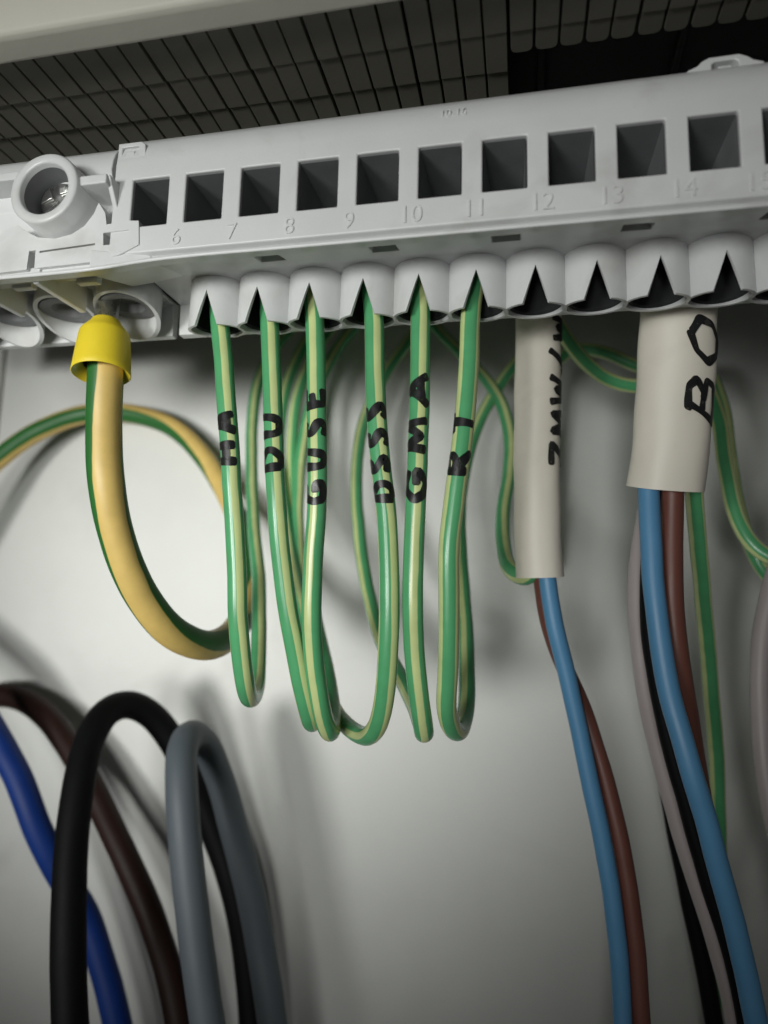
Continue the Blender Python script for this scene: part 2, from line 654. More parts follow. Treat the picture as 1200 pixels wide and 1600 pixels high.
# ------------------------------------------------------------------ terminal block
P = 7.5
tb = empty('terminal_block', (0, 10, 3))
tag(tb, 'light grey plastic earth terminal block with numbered square openings', 'terminal block')
XL, XR = -44.3, 62.0
ops = [((i - 5 - .542) * P, (i - 5 + .14) * P) for i in range(0, 13)]
slots = [(-24.0 + 15 * k - 1.7, -24.0 + 15 * k + 1.7) for k in range(0, 6)]
xs = sorted(set([XL, XR] + [round(a, 3) for o in ops for a in o] + [round(a, 3) for o in slots for a in o]))
xs = [x for x in xs if XL <= x <= XR]
# outline of the block's cross-section (Y, Z), going up the front, over the top, down the back and along the underside
prof = [(0.0, 4.75), (0.0, 8.37), (0.0, 14.97), (0.0, 17.4), (0.2, 18.9), (0.75, 20.4), (1.6, 21.6), (3.2, 22.6), (6.0, 23.2),
        (20.5, 23.4), (20.5, 1.8), (18.9, 1.8), (18.7, 6.6), (9.6, 6.4), (5.7, 5.2), (2.5, 4.22), (0.95, 3.75), (0.95, 4.5)]
OP_ROW, SLOT_ROW = 1, 14
vv, ff = [], []
nc, npf = len(xs), len(prof)
for x in xs:
    vv += [(x, y, z) for y, z in prof]


def vid(c, r):
    return c * npf + (r % npf)


def has(lst, a, b):
    m = (a + b) / 2
    return any(lo < m < hi for lo, hi in lst)


def inset_hole(quad, depth, shrink):
    """sink a blind hole behind the quad; walls draw in by shrink"""
    pts = [Vector(vv[i]) for i in quad]
    c = sum(pts, Vector()) / 4
    base = len(vv)
    for p in pts:
        d = p - c
        vv.append(tuple(c + d * shrink + Vector(depth)))
    for k in range(4):
        ff.append((quad[k], quad[(k + 1) % 4], base + (k + 1) % 4, base + k))
    ff.append((base, base + 1, base + 2, base + 3))


def merged_quad(lst, r, a, b, c):
    return None


done = set()
for r in range(npf):
    c = 0
    while c < nc - 1:
        a, b = xs[c], xs[c + 1]
        hole = (r == OP_ROW and has(ops, a, b)) or (r == SLOT_ROW and has(slots, a, b))
        if not hole:
            ff.append((vid(c, r), vid(c + 1, r), vid(c + 1, r + 1), vid(c, r + 1)))
            c += 1
            continue
        lst = ops if r == OP_ROW else slots
        c2 = c + 1
        while c2 < nc - 1 and has(lst, xs[c2], xs[c2 + 1]):
            c2 += 1
        # the rim may carry extra columns from the other row of holes: sink every rim vertex
        rim = [vid(k, r) for k in range(c, c2 + 1)] + [vid(k, r + 1) for k in range(c2, c - 1, -1)]
        pts = [Vector(vv[i]) for i in rim]
        cen = (pts[0] + Vector(vv[vid(c2, r)]) + Vector(vv[vid(c2, r + 1)]) + Vector(vv[vid(c, r + 1)])) / 4
        dep, shr = (Vector((0, 13, 0.3)), 0.80) if r == OP_ROW else (Vector((0, 1.0, 3.0)), 0.9)
        base = len(vv)
        for p in pts:
            vv.append(tuple(cen + (p - cen) * shr + dep))
        m = len(rim)
        for k in range(m):
            ff.append((rim[k], rim[(k + 1) % m], base + (k + 1) % m, base + k))
        ff.append(tuple(base + k for k in range(m)))
        c = c2
ff.append(tuple(range(npf)))
ff.append(tuple((nc - 1) * npf + k for k in range(npf - 1, -1, -1)))
body = link('body', vv, ff, 'plastic', tb, bevel=0.22, segs=3)

# dark liners stand in for shade in the openings; clamp screws deep inside
def shade_liner(name, rim, mouth_shrink, dep, parent):
    c = sum((Vector(p) for p in rim), Vector()) / len(rim)
    v = []
    for k, sh in ((0.03, mouth_shrink * 1.025), (0.97, mouth_shrink * 0.84)):
        v += [c + (Vector(p) - c) * sh + Vector(dep) * k for p in rim]
    f = [(i, (i + 1) % 4, 4 + (i + 1) % 4, 4 + i) for i in range(4)] + [(4, 5, 6, 7)]
    return link(name, v, f, 'shade_liner', parent, angle=30)


for (a, b) in ops[:12]:
    shade_liner('opening_shade', [(a, 0, 8.37), (b, 0, 8.37), (b, 0, 14.97), (a, 0, 14.97)], 0.92, (0, 13, 0.3), tb)
    lathe('clamp_screw', ((a + b) / 2, 10.6, 12.0), (0, 1, 0), [(0, 0), (0, 1.5), (.25, 1.75), (2.0, 1.75)], 'steel', tb, seg=16)

# the bright ledge under the numbers; it dips and comes forward along the end piece
lip_path = [(-100, -2.2, 1.75), (-60, -2.2, 1.7), (-47, -2.2, 1.75), (-43.5, -2.0, 1.95), (-40.5, -1.2, 2.75), (-38, -0.6, 3.3), (-35, -0.4, 3.5), (-20, -0.4, 3.5), (XR, -0.4, 3.5)]
lp = spline(lip_path, 1.5)
vv, ff = [], []
sec = [(0.0, -.28), (-.12, -.18), (-.16, 0.0), (-.12, .18), (0.0, .26), (1.9, .26), (1.9, -.28 + .6), (1.9, -.1)]
for p_ in lp:
    vv += [(p_.x, p_.y + y, p_.z + z) for y, z in sec[:6]] + [(p_.x, p_.y + 1.9, p_.z + .1)]
ns = 7
for i in range(len(lp) - 1):
    for k in range(ns):
        ff.append((i * ns + k, i * ns + (k + 1) % ns, (i + 1) * ns + (k + 1) % ns, (i + 1) * ns + k))
ff += [tuple(range(ns)), tuple((len(lp) - 1) * ns + k for k in range(ns - 1, -1, -1))]
link('ledge', vv, ff, 'plastic', tb, angle=45)


def funnel(name, cx, cy, rx, ry, ztop, zb, wall, parent, apex=None, half=1.4, seg=72, taper=0.0):
    """wire entry hanging under the block: a round wall with, at the front, a V-shaped notch; zb gives the rim height by angle"""
    cols = [2 * math.pi * k / seg for k in range(seg)]
    if apex is not None:
        a0 = math.asin(min(.99, half / rx))
        cols = sorted(set([round(a, 5) for a in cols if min(a, 2 * math.pi - a) > a0 + .02] + [round(q % (2 * math.pi), 5) for q in (0.0, a0 * .25, a0 * .5, a0 * .75, a0, a0 + .012, -a0 * .25, -a0 * .5, -a0 * .75, -a0, -a0 - .012)]))
    rows = 7
    v, f = [], []
    m = len(cols)
    for w in (0.0, wall):
        for a in cols:
            x = math.sin(a) * (rx - w)
            b = zb(a)
            if apex is not None:
                ang = a if a < math.pi else a - 2 * math.pi
                if abs(ang) <= a0 + 1e-4:
                    b = b + (apex - b) * (1 - abs(math.sin(ang) * rx) / half)
            for r in range(rows + 1):
                z = ztop + (b - ztop) * r / rows
                g = 1 + taper * (ztop - z)
                v.append((cx + x * g, cy - math.cos(a) * (ry - w) * g, z))
    R1 = rows + 1
    o2 = m * R1
    for i in range(m):
        k = (i + 1) % m
        for r in range(rows):
            f.append((i * R1 + r, k * R1 + r, k * R1 + r + 1, i * R1 + r + 1))
            f.append((o2 + k * R1 + r, o2 + i * R1 + r, o2 + i * R1 + r + 1, o2 + k * R1 + r + 1))
        f.append((i * R1 + rows, k * R1 + rows, o2 + k * R1 + rows, o2 + i * R1 + rows))
        f.append((k * R1, i * R1, o2 + i * R1, o2 + k * R1))
    return link(name, v, f, 'plastic', parent, angle=40)


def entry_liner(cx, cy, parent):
    """dark liner standing in for shade round the back of an entry, open towards the notch"""
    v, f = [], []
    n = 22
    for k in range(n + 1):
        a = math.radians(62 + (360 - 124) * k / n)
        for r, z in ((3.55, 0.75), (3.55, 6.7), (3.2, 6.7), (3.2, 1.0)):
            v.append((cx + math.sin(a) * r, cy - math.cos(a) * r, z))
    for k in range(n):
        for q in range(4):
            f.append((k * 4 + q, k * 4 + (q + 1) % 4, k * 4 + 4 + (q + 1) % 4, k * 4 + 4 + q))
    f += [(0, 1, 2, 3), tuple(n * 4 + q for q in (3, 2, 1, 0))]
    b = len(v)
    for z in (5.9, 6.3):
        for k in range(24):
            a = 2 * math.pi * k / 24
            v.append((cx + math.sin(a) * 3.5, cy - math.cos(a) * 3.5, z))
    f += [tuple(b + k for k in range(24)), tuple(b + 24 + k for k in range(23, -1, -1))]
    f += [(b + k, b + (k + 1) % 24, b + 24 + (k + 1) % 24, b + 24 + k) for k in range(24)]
    return link('entry_shade_liner', v, f, 'entry_shade', parent)


for i in range(0, 13):
    funnel('entry_funnel', (i - 5 + .272) * P, 14.0, 3.98, 3.95, 7.2, lambda a: -0.8 + 1.25 * (1 - math.cos(a)) * .5, 0.40, tb, apex=4.25, half=1.65, taper=0.002)
    entry_liner((i - 5 + .272) * P, 14.0, tb)  # liner darkens the entry as shade would


def raised_text(txt, x, z, h, parent):
    cu_ = bpy.data.curves.new('number', 'FONT')
    cu_.body = txt
    cu_.size = h * 1.38
    cu_.align_x = 'CENTER'
    cu_.extrude = 0.15
    cu_.bevel_depth = 0.03
    cu_.offset = -0.045
    cu_.resolution_u = 4
    t = bpy.data.objects.new('number', cu_)
    col.objects.link(t)
    dg = bpy.context.evaluated_depsgraph_get()
    me = bpy.data.meshes.new_from_object(t.evaluated_get(dg))
    v = [(x + q.co.x * .92, 0.0 - q.co.z, z + q.co.y) for q in me.vertices]
    f = [list(p.vertices) for p in me.polygons]
    bpy.data.objects.remove(t)
    bpy.data.curves.remove(cu_)
    return link('number_marking', v, f, 'plastic', parent, angle=30)


for k in range(6, 17):
    raised_text(str(k), (k - 11 + .30) * P + 0.4, 5.35, 2.25, tb)
raised_text('10-16', 0.0, 18.55, 1.1, tb).location.y += 0.00025

# little catch on the top edge, right
poly('catch', [(26.2, 19.0), (26.4, 21.9), (27.4, 22.3), (28.0, 22.9), (28.8, 23.3), (32.0, 23.35), (32.9, 22.9), (33.5, 22.4), (34.6, 22.0), (34.8, 19.0)],
     [[(29.1, 21.7), (29.1, 22.4), (29.5, 22.7), (31.5, 22.7), (31.9, 22.4), (31.9, 21.7), (31.3, 21.7), (31.3, 22.1), (29.7, 22.1), (29.7, 21.7)]], 1.75, 5.5, 'plastic', tb, bevel=0.2)
# catch at the left end
poly('catch', [(-44.2, 17.6), (-44.2, 20.5), (-40.9, 20.5), (-40.3, 20.0), (-40.1, 17.6)],
     [[(-43.6, 18.6), (-43.6, 19.9), (-41.2, 19.9), (-41.2, 18.6), (-41.8, 18.6), (-41.8, 19.3), (-43.0, 19.3), (-43.0, 18.6)]], 0.12, 3.0, 'plastic', tb, bevel=0.12)

# ---- end piece with its fixing screw
prof2 = [(0.4, 2.4), (0.4, 4.2), (2.3, 5.0), (2.3, 13.8), (1.4, 15.2), (0.7, 17.4), (0.9, 18.9), (1.4, 20.3), (2.2, 21.3), (3.8, 22.2), (7.0, 22.8), (20.5, 23.0), (20.5, 1.8), (19.0, 1.8), (18.8, 6.8), (8.2, 6.6)]
vv, ff = [], []
n = len(prof2)
for x in (-100, -45.35):
    vv += [(x, y, z) for y, z in prof2]
for i in range(n):
    ff.append((i, (i + 1) % n, n + (i + 1) % n, n + i))
ff += [tuple(range(n)), tuple(range(2 * n - 1, n - 1, -1))]
link('end_housing', vv, ff, 'plastic', tb, bevel=0.2)
box('joint', (-45.6, 5.5, 7.2), (-44.0, 20.0, 20.5), 'void_black', tb, bevel=0.1)

BX, BZ = -52.4, 13.1
plate = [(-66.70, 3.40), (-60.70, 3.56), (-56.01, 3.63), (-55.91, 6.26), (-54.94, 6.26), (-54.85, 3.72), (-45.43, 3.91), (-42.54, 4.55), (-39.91, 5.72), (-40.18, 9.02), (-41.74, 9.18), (-44.77, 8.94), (-45.10, 10.59), (-46.18, 12.15), (-46.79, 10.58), (-47.96, 9.06), (-49.75, 8.06), (-52.19, 7.65), (-54.74, 8.07), (-56.82, 9.18), (-58.12, 10.23), (-59.27, 9.97), (-60.55, 8.98), (-63.27, 8.30), (-67.36, 8.49)]
pslot = [(-45.13, 7.80), (-41.45, 7.90), (-41.36, 6.74), (-43.46, 6.67), (-43.40, 6.04), (-44.98, 6.09)]
groove = [(-54.34, 6.12), (-46.22, 6.47), (-46.19, 6.20), (-54.31, 5.84)]
poly('front_plate', plate, [pslot, groove], -0.2, 3.9, 'plastic', tb, bevel=0.15)
boss = lathe('screw_boss', (BX, -3.0, BZ), (0, 1, 0), [(9.5, 3.5), (.25, 3.5), (0.0, 3.72), (0.0, 4.65), (.25, 4.9), (4.4, 4.95), (5.0, 5.3), (5.5, 6.2), (5.5, 3.5)], 'plastic', tb, seg=56, angle=50)
lathe('screw_boss', (BX - 19.5, -3.0, BZ + 1), (0, 1, 0), [(9.5, 3.5), (.25, 3.5), (0.0, 3.72), (0.0, 4.65), (.25, 4.9), (4.4, 4.95), (5.0, 5.3), (5.5, 6.2), (5.5, 3.5)], 'plastic', tb, seg=56, angle=50)
box('boss_rib', (BX + 4.6, -2.4, BZ + 0.2), (BX + 8.6, 4.2, BZ + 1.5), 'plastic', tb, bevel=0.2)
box('boss_rib', (BX - 14.5, -2.2, BZ + 2.3), (BX - 4.6, 4.2, BZ + 3.5), 'plastic', tb, bevel=0.2)
# sloping stop between the boss and the joint
vv = [(BX + 8.2, -2.2, BZ + 1.5), (BX + 8.9, -2.2, BZ + 1.5), (BX + 8.9, 5, BZ + 1.5), (BX + 8.2, 5, BZ + 1.5),
      (BX + 8.2, .6, BZ - 2.8), (BX + 8.9, .6, BZ - 2.8), (BX + 8.9, 5, BZ - 2.8), (BX + 8.2, 5, BZ - 2.8)]
link('stop', vv, [(0, 1, 2, 3), (4, 7, 6, 5), (0, 4, 5, 1), (1, 5, 6, 2), (2, 6, 7, 3), (3, 7, 4, 0)], 'plastic', tb, bevel=0.15)

SY = -0.4
lathe('boss_shade', (BX, -3.0, BZ), (0, 1, 0), [(0.9, 3.46), (9.0, 3.3), (9.0, 0)], 'shade_liner', tb, seg=48)  # liner added so the boss hole looks shaded
screw = lathe('fixing_screw', (BX, SY, BZ), (0, 1, 0), [(0.55, 0), (0.55, 2.4), (0.75, 2.75), (2.2, 2.9), (5.0, 2.9)], 'steel', tb, seg=40)
for q in range(4):   # the four quarters between the arms of the cross slot
    v, f = [], []
    a0 = q * math.pi / 2 + 0.35
    ring = [(0.55, 0.55)]
    arc = [(2.5 * math.cos(t * (math.pi / 2 - 0.5) / 6 + 0.25), 2.5 * math.sin(t * (math.pi / 2 - 0.5) / 6 + 0.25)) for t in range(7)]
    pts = ring + arc
    for y in (0.0, 0.6):
        for (x, z) in pts:
            xr = x * math.cos(a0) - z * math.sin(a0)
            zr = x * math.sin(a0) + z * math.cos(a0)
            dome = 0.25 * (x * x + z * z) / 6.25 if y == 0 else 0
            v.append((BX + xr, SY + y + dome, BZ + zr))
    k = len(pts)
    f = [tuple(range(k)), tuple(range(2 * k - 1, k - 1, -1))] + [(i, (i + 1) % k, k + (i + 1) % k, k + i) for i in range(k)]
    link('head_quarter', v, f, 'steel', screw, bevel=0.12)

# underside of the end piece: cable cups, ribs between them, small dark catches
for cx in (-49.6, -59.6, -69.6, -79.6):
    funnel('cable_cup', cx, 13.2, 4.75, 4.9, 7.0, lambda a: 2.55 + 1.75 * math.cos(a) + 0.5 * math.sin(a) ** 2, 0.6, tb)
    lathe('cup_shade', (cx, 13.2, 7.1), (0, 0, -1), [(0, 4.0), (3.0, 4.0), (3.1, 3.6), (2.8, 2.4), (1.5, 2.0), (1.5, 0)], 'shade_liner', tb, seg=28)  # dark plug standing in for the shade up inside the cup
    box('catch_block', (cx - 1.7, 3.4, 3.2), (cx + 1.5, 4.6, 4.5), 'plastic', tb, bevel=0.15)
for cx in (-54.6, -64.6, -74.6):
    vv = [(cx - .45, 0.0, 1.7), (cx + .45, 0.0, 1.7), (cx + .45, 10.0, 2.1), (cx - .45, 10.0, 2.1),
          (cx - .45, 0.0, 4.2), (cx + .45, 0.0, 4.2), (cx + .45, 10.0, 7.0), (cx - .45, 10.0, 7.0)]
    link('underside_rib', vv, [(0, 1, 2, 3), (4, 7, 6, 5), (0, 4, 5, 1), (1, 5, 6, 2), (2, 6, 7, 3), (3, 7, 4, 0)], 'plastic', tb, bevel=0.15)
# hollow that leads from the end piece up to the first round entry
vv = [(-46.5, -0.6, 1.95), (-38.6, 0.6, 3.55), (-38.6, 9.7, 6.35), (-46.5, 9.4, 5.2),
      (-46.5, -0.6, 5.4), (-38.6, 0.6, 4.6), (-38.6, 9.7, 7.2), (-46.5, 9.4, 7.2)]
link('underside_ramp', vv, [(0, 1, 2, 3), (4, 7, 6, 5), (0, 4, 5, 1), (1, 5, 6, 2), (2, 6, 7, 3), (3, 7, 4, 0)], 'plastic', tb, bevel=0.2)

# ------------------------------------------------------------------ thick earth wire with its yellow ferrule
ew = empty('earth_wire', (-51.01, 11.00, -7.47))
tag(ew, 'thick green and yellow earth wire looping from a yellow ferrule', 'wire')
big = Path([(-51.63, 11.00, -0.67), (-51.11, 11.00, -7.46), (-51.39, 12.00, -12.85), (-50.70, 13.00, -22.05), (-50.20, 16.00, -30.01), (-48.62, 20.00, -37.25), (-46.36, 26.00, -43.24), (-44.75, 34.00, -45.97), (-44.64, 44.00, -45.13), (-45.96, 55.00, -40.29), (-49.14, 64.00, -32.91), (-54.05, 71.00, -23.93), (-61.04, 77.00, -14.07), (-69.98, 81.00, -2.81), (-81.87, 83.00, 6.51), (-93.45, 83.00, 10.00), (-105.87, 82.00, 9.81), (-115.51, 79.00, 5.15), (-123.64, 76.00, -2.19), (-131.00, 72.00, -13.33), (-138.46, 70.00, -27.29)], after=120)
tube('insulation', big, 2.5, 'gy_thick', ew, phase=-0.155, seg=32, roll=lambda u: -0.0028 * big.s[-1] * u - 0.36 * max(0, min(1, (u * big.s[-1] / (big.s[-1] - 120) - .30) / .28)))
ft = Vector((-51.83, 11.50, 1.32))
fb = Vector((-51.22, 10.50, -7.06))
ax = (ft - fb)
fer = lathe('ferrule', fb, ax, [(ax.length * u, r) for u, r in ((.16, 2.6), (.0, 3.8), (-.01, 3.95), (0.0, 4.05), (.1, 3.98), (.4, 3.78), (.68, 3.55), (.73, 3.47), (.77, 3.3), (.94, 2.15), (.98, 2.05), (1.0, 1.85), (1.0, 1.2))], 'yellow', ew, seg=48, angle=60)
lathe('metal_pin', ft - ax.normalized() * 1.0, ax, [(0, 0), (0, 1.7), (5.0, 1.65), (7.0, 1.5), (7.0, 0)], 'steel', fer, seg=24)

# ------------------------------------------------------------------ thin earth wires, each with its hand-written mark
RT = 1.34
THIN = [
    ('first', 'thin green and yellow wire marked HA, leftmost of the six marked wires', 'HA', (632, 730, 357, 362), -0.055, 0.0009,
     [(-35.95, 14.50, 6.74), (-34.19, 13.00, -0.92), (-32.66, 12.00, -8.93), (-31.55, 12.00, -18.10), (-31.01, 13.00, -26.82), (-30.58, 14.00, -35.47), (-30.28, 15.50, -44.07), (-30.27, 18.00, -49.82), (-31.25, 23.00, -52.67), (-33.42, 31.00, -51.82), (-37.05, 40.00, -45.11), (-40.96, 48.00, -36.08), (-45.34, 56.00, -26.88), (-50.11, 64.00, -12.13), (-52.87, 69.00, 0.76), (-53.29, 72.00, 12.40), (-50.82, 74.00, 20.89), (-44.33, 75.00, 29.75), (-37.03, 76.00, 40.29)]),
    ('second', 'thin green and yellow wire marked DU, second of the marked wires from the left', 'DU', (640, 742, 425, 427), -0.045, 0.0011,
     [(-28.18, 14.50, 6.64), (-27.07, 13.50, -0.20), (-26.27, 13.00, -8.89), (-25.54, 13.00, -18.01), (-24.85, 13.50, -26.79), (-24.08, 15.00, -35.33), (-22.68, 17.00, -45.60), (-21.71, 20.00, -53.09), (-22.24, 25.00, -56.17), (-24.84, 34.00, -53.53), (-29.64, 44.00, -46.13), (-35.05, 54.00, -37.00), (-40.16, 62.00, -26.26), (-44.65, 68.00, -12.88), (-47.16, 72.00, -0.13), (-47.16, 74.00, 11.23), (-44.28, 75.00, 20.91), (-38.28, 76.00, 30.59), (-30.91, 77.00, 40.30)]),
    ('third', 'thin green and yellow wire marked GUSE, third of the marked wires from the left', 'GUSE', (603, 793, 497, 495), 0.02, -0.0003,
     [(-21.41, 14.50, 6.59), (-20.46, 13.50, -0.16), (-19.77, 13.00, -9.19), (-19.34, 13.00, -18.18), (-19.37, 13.50, -25.96), (-20.01, 14.50, -33.60), (-20.15, 15.50, -40.39), (-19.81, 17.00, -47.19), (-19.49, 20.00, -53.41), (-19.79, 25.00, -57.29), (-22.04, 34.00, -55.36), (-26.94, 45.00, -48.29), (-32.43, 55.00, -39.38), (-37.81, 63.00, -30.17), (-42.14, 69.00, -17.04), (-44.45, 73.00, -2.97), (-44.44, 75.00, 9.88), (-41.68, 76.00, 19.56), (-35.36, 77.00, 30.03), (-26.40, 78.00, 40.45)]),
    ('fourth', 'thin green and yellow wire marked DSSS, wide loop sweeping left at its bottom', 'DSSS', (622, 785, 587, 598), -0.05, 0.0012,
     [(-13.16, 14.50, 6.42), (-12.13, 13.50, -0.25), (-11.60, 13.00, -9.56), (-10.95, 13.00, -18.40), (-9.99, 13.50, -26.89), (-9.39, 14.00, -35.21), (-9.49, 15.00, -43.42), (-9.99, 17.00, -50.11), (-11.29, 20.00, -54.67), (-14.04, 25.00, -57.31), (-17.99, 31.00, -57.49), (-22.96, 38.00, -55.31), (-27.90, 46.00, -49.50), (-32.84, 54.00, -40.62), (-37.81, 62.00, -28.92), (-40.67, 68.00, -15.79), (-41.39, 72.00, -1.80), (-39.78, 75.00, 11.23), (-35.56, 76.00, 20.81), (-29.06, 77.00, 30.41), (-21.69, 78.00, 40.06)]),
    ('fifth', 'thin green and yellow wire marked GMA, fifth of the marked wires from the left', 'GMA', (572, 795, 660, 650), -0.06, -0.0008,
     [(-6.09, 14.50, 6.79), (-5.66, 13.50, 0.24), (-5.47, 13.00, -7.19), (-5.45, 13.00, -14.23), (-5.74, 13.00, -22.79), (-6.18, 13.50, -31.09), (-6.24, 14.00, -37.63), (-5.94, 15.50, -44.96), (-5.38, 18.00, -51.64), (-5.39, 22.00, -55.66), (-7.49, 30.00, -54.85), (-10.94, 38.00, -51.83), (-14.47, 44.00, -48.33), (-18.09, 50.00, -43.73), (-22.07, 57.00, -35.45), (-25.53, 63.00, -23.47), (-27.55, 68.00, -10.31), (-27.44, 71.00, 1.22), (-24.60, 73.00, 10.66), (-19.23, 75.00, 20.27), (-12.06, 76.00, 30.36)]),
    ('sixth', 'thin green and yellow wire marked RT, rightmost of the six marked wires', 'RT', (628, 748, 731, 717), 0.165, 0.0001,
     [(1.74, 14.50, 6.14), (1.32, 13.50, -0.24), (1.22, 13.00, -6.67), (0.83, 13.00, -12.73), (-0.03, 13.00, -20.37), (-1.02, 13.50, -26.95), (-1.51, 14.00, -32.67), (-1.48, 15.00, -39.15), (-1.67, 16.50, -45.67), (-2.17, 18.50, -50.73), (-2.11, 23.00, -54.79), (-1.44, 28.00, -56.47), (-1.14, 35.00, -54.45), (-1.56, 42.00, -48.24), (-2.73, 50.00, -38.81), (-4.25, 57.00, -29.12), (-4.76, 63.00, -18.31), (-3.82, 68.00, -7.32), (-1.09, 71.00, 2.47), (3.36, 73.00, 10.85), (11.01, 75.00, 20.77)]),
]
for (_, label, txt, (ytop, ybot, xt, xb), ph, tw, pts) in THIN:
    e = empty('earth_wire', pts[1])
    tag(e, label, 'wire', 'thin marked earth wires in the terminal block')
    pa = Path(pts, 0.8)
    tube('insulation', pa, RT, 'gy_thin', e, phase=ph, twist=tw)
    front = pa.s[-1] * 0.45
    # the mark sits between two heights on the front leg of the wire
    TOP = {'HA': (-32.11, 12.00, -11.90), 'DU': (-25.99, 13.00, -12.57), 'GUSE': (-19.67, 13.00, -9.46), 'DSSS': (-11.47, 13.00, -11.53), 'GMA': (-5.47, 13.00, -7.37), 'RT': (0.83, 13.00, -12.56)}[txt]
    BOT = {'HA': (-31.20, 12.00, -20.79), 'DU': (-25.18, 13.00, -21.76), 'GUSE': (-19.20, 13.00, -26.47), 'DSSS': (-10.08, 13.00, -25.78), 'GMA': (-5.84, 13.00, -26.66), 'RT': (-0.34, 13.00, -22.71)}[txt]
    writing('marker_writing', pa, RT, txt, pa.nearest(BOT), pa.nearest(TOP), 0.05, 2.3, 1.15, e, letter_fill=0.66)

# ------------------------------------------------------------------ cable with the narrow white marker tube
c1 = empty('cable', (10.02, 34.00, -34.36))
tag(c1, 'cable in a narrow white marker tube with blue, brown and green cores', 'cable')
mp = Path([(10.43, 31.00, 14.49), (10.26, 32.00, 5.33), (10.07, 33.50, -7.79), (10.06, 35.00, -21.83), (10.25, 36.00, -33.96)], 1.5)
shell('marker_tube', mp, [(0, 3.5), (.5, 3.55), (.9, 3.6), (1, 3.7)], 'sleeve', c1, wall=0.35, wobble=0.035, seed=2)
writing('marker_writing', mp, 3.58, 'ZMW/W', mp.nearest((10.49, 35.00, -17.55)), mp.nearest((10.37, 32.00, 6.60)), -1.18, 1.2, 1.1, c1, offset=0.12)
tube('core', Path([(11.14, 36.00, -23.71), (11.42, 36.50, -34.21), (12.51, 37.00, -41.56), (14.45, 38.00, -49.77), (16.69, 39.00, -60.68), (18.88, 40.00, -71.84), (20.47, 41.00, -82.84), (21.37, 42.00, -91.98), (21.55, 42.00, -102.28), (20.93, 42.00, -112.41)], after=90), 1.36, 'blue', c1)
tube('core', Path([(10.15, 36.00, -23.71), (10.46, 37.00, -34.20), (11.13, 38.50, -39.64), (13.37, 40.50, -46.59), (16.53, 41.50, -53.92), (18.96, 41.50, -61.97), (21.19, 41.50, -71.16), (22.83, 42.00, -81.19), (24.02, 42.50, -90.14), (24.53, 43.00, -102.43), (24.23, 43.00, -112.54)], after=90), 1.36, 'brown', c1)
tube('core', Path([(9.71, 36.00, -29.77), (9.19, 36.50, -33.74), (7.51, 38.00, -34.39), (5.55, 41.00, -32.80), (4.31, 48.00, -28.69), (3.96, 56.00, -20.71), (4.79, 62.00, -12.14), (5.11, 66.00, -4.63), (3.87, 69.00, 3.11), (1.05, 72.00, 9.60), (-3.72, 74.00, 15.99), (-10.51, 76.00, 24.02), (-18.31, 77.00, 34.45)]), RT, 'gy_thin', c1, phase=.05, twist=.0006)

# ------------------------------------------------------------------ cable with the wide white marker tube
c2 = empty('cable', (27.31, 26.00, -22.16))
tag(c2, 'cable in a wide white marker tube lettered BO with several coloured cores', 'cable')
mp2 = Path([(30.03, 23.50, 10.87), (29.49, 25.00, 2.04), (29.03, 28.00, -8.26), (28.56, 30.00, -15.32), (28.21, 31.50, -20.90)], 1.5)
shell('marker_tube', mp2, [(0, 5.0), (.4, 5.2), (.8, 5.35), (1, 5.5)], 'sleeve', c2, wall=0.4, squash=0.8, wobble=0.06, seed=9)
writing('marker_writing', mp2, 5.28, 'BO', mp2.nearest((28.35, 27.00, -12.32)), mp2.nearest((30.35, 30.00, 2.57)), -0.62, 0.95, 1.0, c2, squash=0.8, offset=0.16, letter_fill=.8, lean=2.2)
tube('core', Path([(25.68, 30.00, -14.28), (25.72, 30.50, -21.33), (25.74, 30.00, -29.34), (26.13, 30.00, -38.41), (27.43, 30.00, -49.79), (29.90, 30.00, -60.66), (33.03, 32.00, -72.45), (35.84, 34.00, -83.38), (38.29, 36.00, -95.10), (39.79, 38.00, -106.90)], after=90), 1.5, 'blue', c2)
tube('core', Path([(29.41, 31.00, -14.13), (29.08, 31.50, -21.20), (28.72, 32.00, -29.13), (28.75, 32.50, -38.33), (29.63, 34.00, -48.32), (31.05, 37.00, -54.92), (32.92, 40.00, -64.42), (35.54, 43.00, -75.85), (38.68, 46.00, -88.26), (41.35, 49.00, -101.72)], after=90), 1.6, 'brown', c2)
tube('core', Path([(27.10, 33.00, -13.56), (26.18, 36.00, -23.82), (25.26, 40.00, -31.35), (25.25, 43.00, -40.31), (26.42, 45.00, -50.41), (28.98, 47.00, -62.42), (32.25, 48.00, -74.96), (35.34, 48.00, -85.85), (37.77, 48.00, -96.38), (39.06, 48.00, -106.67)], after=90), 1.38, 'pale', c2)
tube('core', Path([(27.81, 31.00, -14.09), (26.94, 34.00, -24.12), (26.06, 36.00, -33.57), (26.11, 37.00, -43.10), (27.44, 38.00, -52.12), (30.86, 39.00, -66.30), (34.13, 40.00, -79.33), (36.59, 41.00, -87.18), (38.78, 42.00, -98.28), (39.88, 43.00, -108.50)], after=90), 1.3, 'black', c2)
tube('core', Path([(30.09, 40.00, -11.89), (30.21, 48.00, -22.07), (30.25, 56.00, -38.05), (31.52, 62.00, -57.45), (33.62, 64.00, -76.49), (36.09, 64.00, -90.12), (38.29, 64.00, -102.22), (39.71, 64.00, -113.99)], after=90), 1.5, 'black', c2)
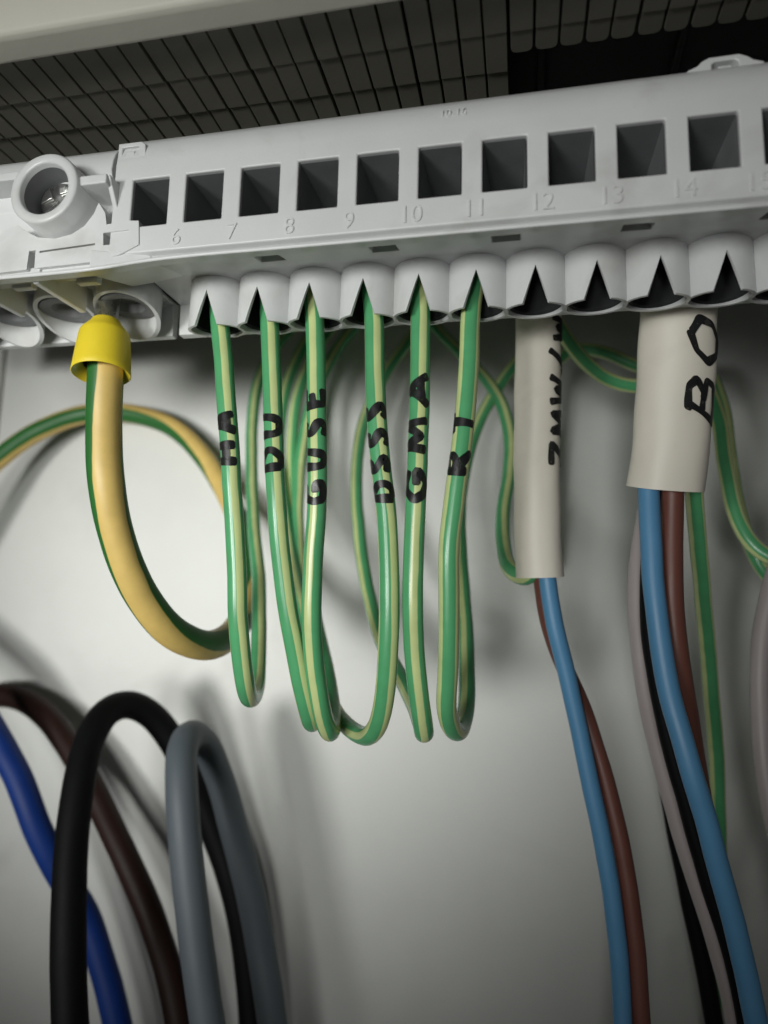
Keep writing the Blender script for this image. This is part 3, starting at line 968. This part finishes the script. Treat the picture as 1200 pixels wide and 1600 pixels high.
tube('core', Path([(32.37, 34.00, -13.46), (33.51, 38.00, -20.58), (35.27, 44.00, -28.92), (37.22, 50.00, -39.02), (39.12, 56.00, -51.98), (40.73, 62.00, -67.88), (41.93, 68.00, -84.60), (42.13, 74.00, -104.38), (41.08, 78.00, -126.11)], after=90), RT, 'gy_thin', c2, phase=.2, twist=.0004)

# ------------------------------------------------------------------ loose wires at the back
def loose(name, label, path, r, m, group=None, **k):
    o = tube(name, path, r, m, None, **k)
    return tag(o, label, 'wire', group)


loose('earth_wire', 'dark green wire dipping between the two white marker tubes and hanging to the right edge',
      Path([(11.73, 50.00, 17.97), (15.20, 52.00, 11.72), (19.37, 55.00, 7.27), (24.13, 57.00, 4.23), (29.42, 58.00, 3.32), (35.14, 58.00, 4.80), (39.60, 58.00, 4.59), (41.95, 57.00, -1.95), (42.92, 56.00, -12.90), (44.31, 55.00, -22.27), (46.81, 54.00, -27.73), (51.12, 53.00, -30.18), (56.63, 52.00, -29.15)], after=70), RT, 'gy_thin', phase=.22, twist=.001)
loose('earth_wire', 'dark green wire passing flat behind the top of both white marker tubes',
      Path([(10.25, 74.00, -30.31), (10.68, 74.00, -12.58), (11.06, 73.00, 1.20), (12.75, 72.00, 11.49), (17.82, 71.00, 16.43), (24.61, 70.00, 15.37), (31.50, 70.00, 11.65), (37.66, 70.00, 10.24), (42.95, 69.00, 10.96), (45.71, 67.00, 3.51), (46.58, 66.00, -9.59), (48.74, 66.00, -23.21), (52.16, 66.00, -31.59), (58.29, 66.00, -37.36)], after=70), RT, 'gy_thin', phase=.27, twist=.0006)
loose('pale_wire', 'pale grey wire at the right edge of the picture',
      Path([(53.60, 50.00, -19.80), (48.66, 50.00, -30.42), (45.90, 50.00, -40.89), (44.79, 50.00, -51.10), (44.84, 50.00, -61.02), (46.13, 50.00, -71.54), (48.89, 50.00, -83.41), (51.65, 50.00, -95.65)], before=110, after=110), 1.5, 'pale')

# ------------------------------------------------------------------ thick cables at the lower left
loose('brown_wire', 'thick dark brown wire crossing behind the black loop',
      Path([(-143.21, 80.00, -78.37), (-136.78, 82.00, -69.69), (-128.85, 83.00, -64.18), (-118.74, 82.00, -62.97), (-108.61, 80.00, -65.95), (-98.44, 78.00, -73.46), (-88.43, 76.00, -84.41), (-79.39, 74.00, -95.43), (-71.83, 73.00, -106.81), (-65.96, 72.00, -117.47), (-62.00, 71.00, -128.65), (-59.34, 70.00, -142.91)], before=110, after=110), 2.9, 'brown_thick')
loose('blue_wire', 'thick dark blue wire running down behind the black loop',
      Path([(-131.16, 66.00, -50.32), (-119.49, 66.00, -58.64), (-109.73, 66.00, -68.78), (-102.39, 66.00, -77.95), (-96.47, 67.00, -89.16), (-92.15, 70.00, -98.98), (-88.66, 73.00, -106.33), (-83.58, 74.00, -117.30), (-78.53, 74.00, -128.78), (-74.15, 74.00, -142.96)], before=110, after=110), 2.9, 'blue_thick')
loose('black_wire', 'thick black wire arching into a tall loop',
      Path([(-64.63, 40.00, -124.39), (-66.88, 40.00, -111.33), (-69.33, 41.00, -100.21), (-71.59, 43.00, -90.90), (-73.95, 46.00, -81.22), (-76.07, 50.00, -72.07), (-77.41, 55.00, -64.84), (-77.28, 60.00, -61.10), (-75.68, 64.00, -60.46), (-73.01, 68.00, -62.72), (-69.24, 72.00, -68.85), (-64.74, 75.00, -78.32), (-59.93, 77.00, -89.31), (-55.43, 78.00, -100.94), (-52.35, 79.00, -112.74), (-50.06, 79.00, -125.18), (-48.57, 79.00, -142.23)], before=110, after=110), 2.95, 'black')
loose('grey_wire', 'thick slate grey wire bent into a narrow loop',
      Path([(-42.88, 48.00, -126.17), (-45.65, 48.00, -113.82), (-48.27, 48.00, -102.99), (-50.81, 48.00, -90.69), (-53.38, 49.00, -79.29), (-55.54, 51.00, -70.91), (-57.05, 54.00, -66.31), (-57.45, 58.00, -64.70), (-56.79, 62.00, -66.83), (-54.99, 65.00, -73.24), (-51.86, 67.00, -83.60), (-48.28, 68.00, -94.78), (-45.30, 69.00, -106.42), (-42.59, 69.00, -116.79), (-40.33, 69.00, -130.32)], before=110, after=110), 2.95, 'grey')
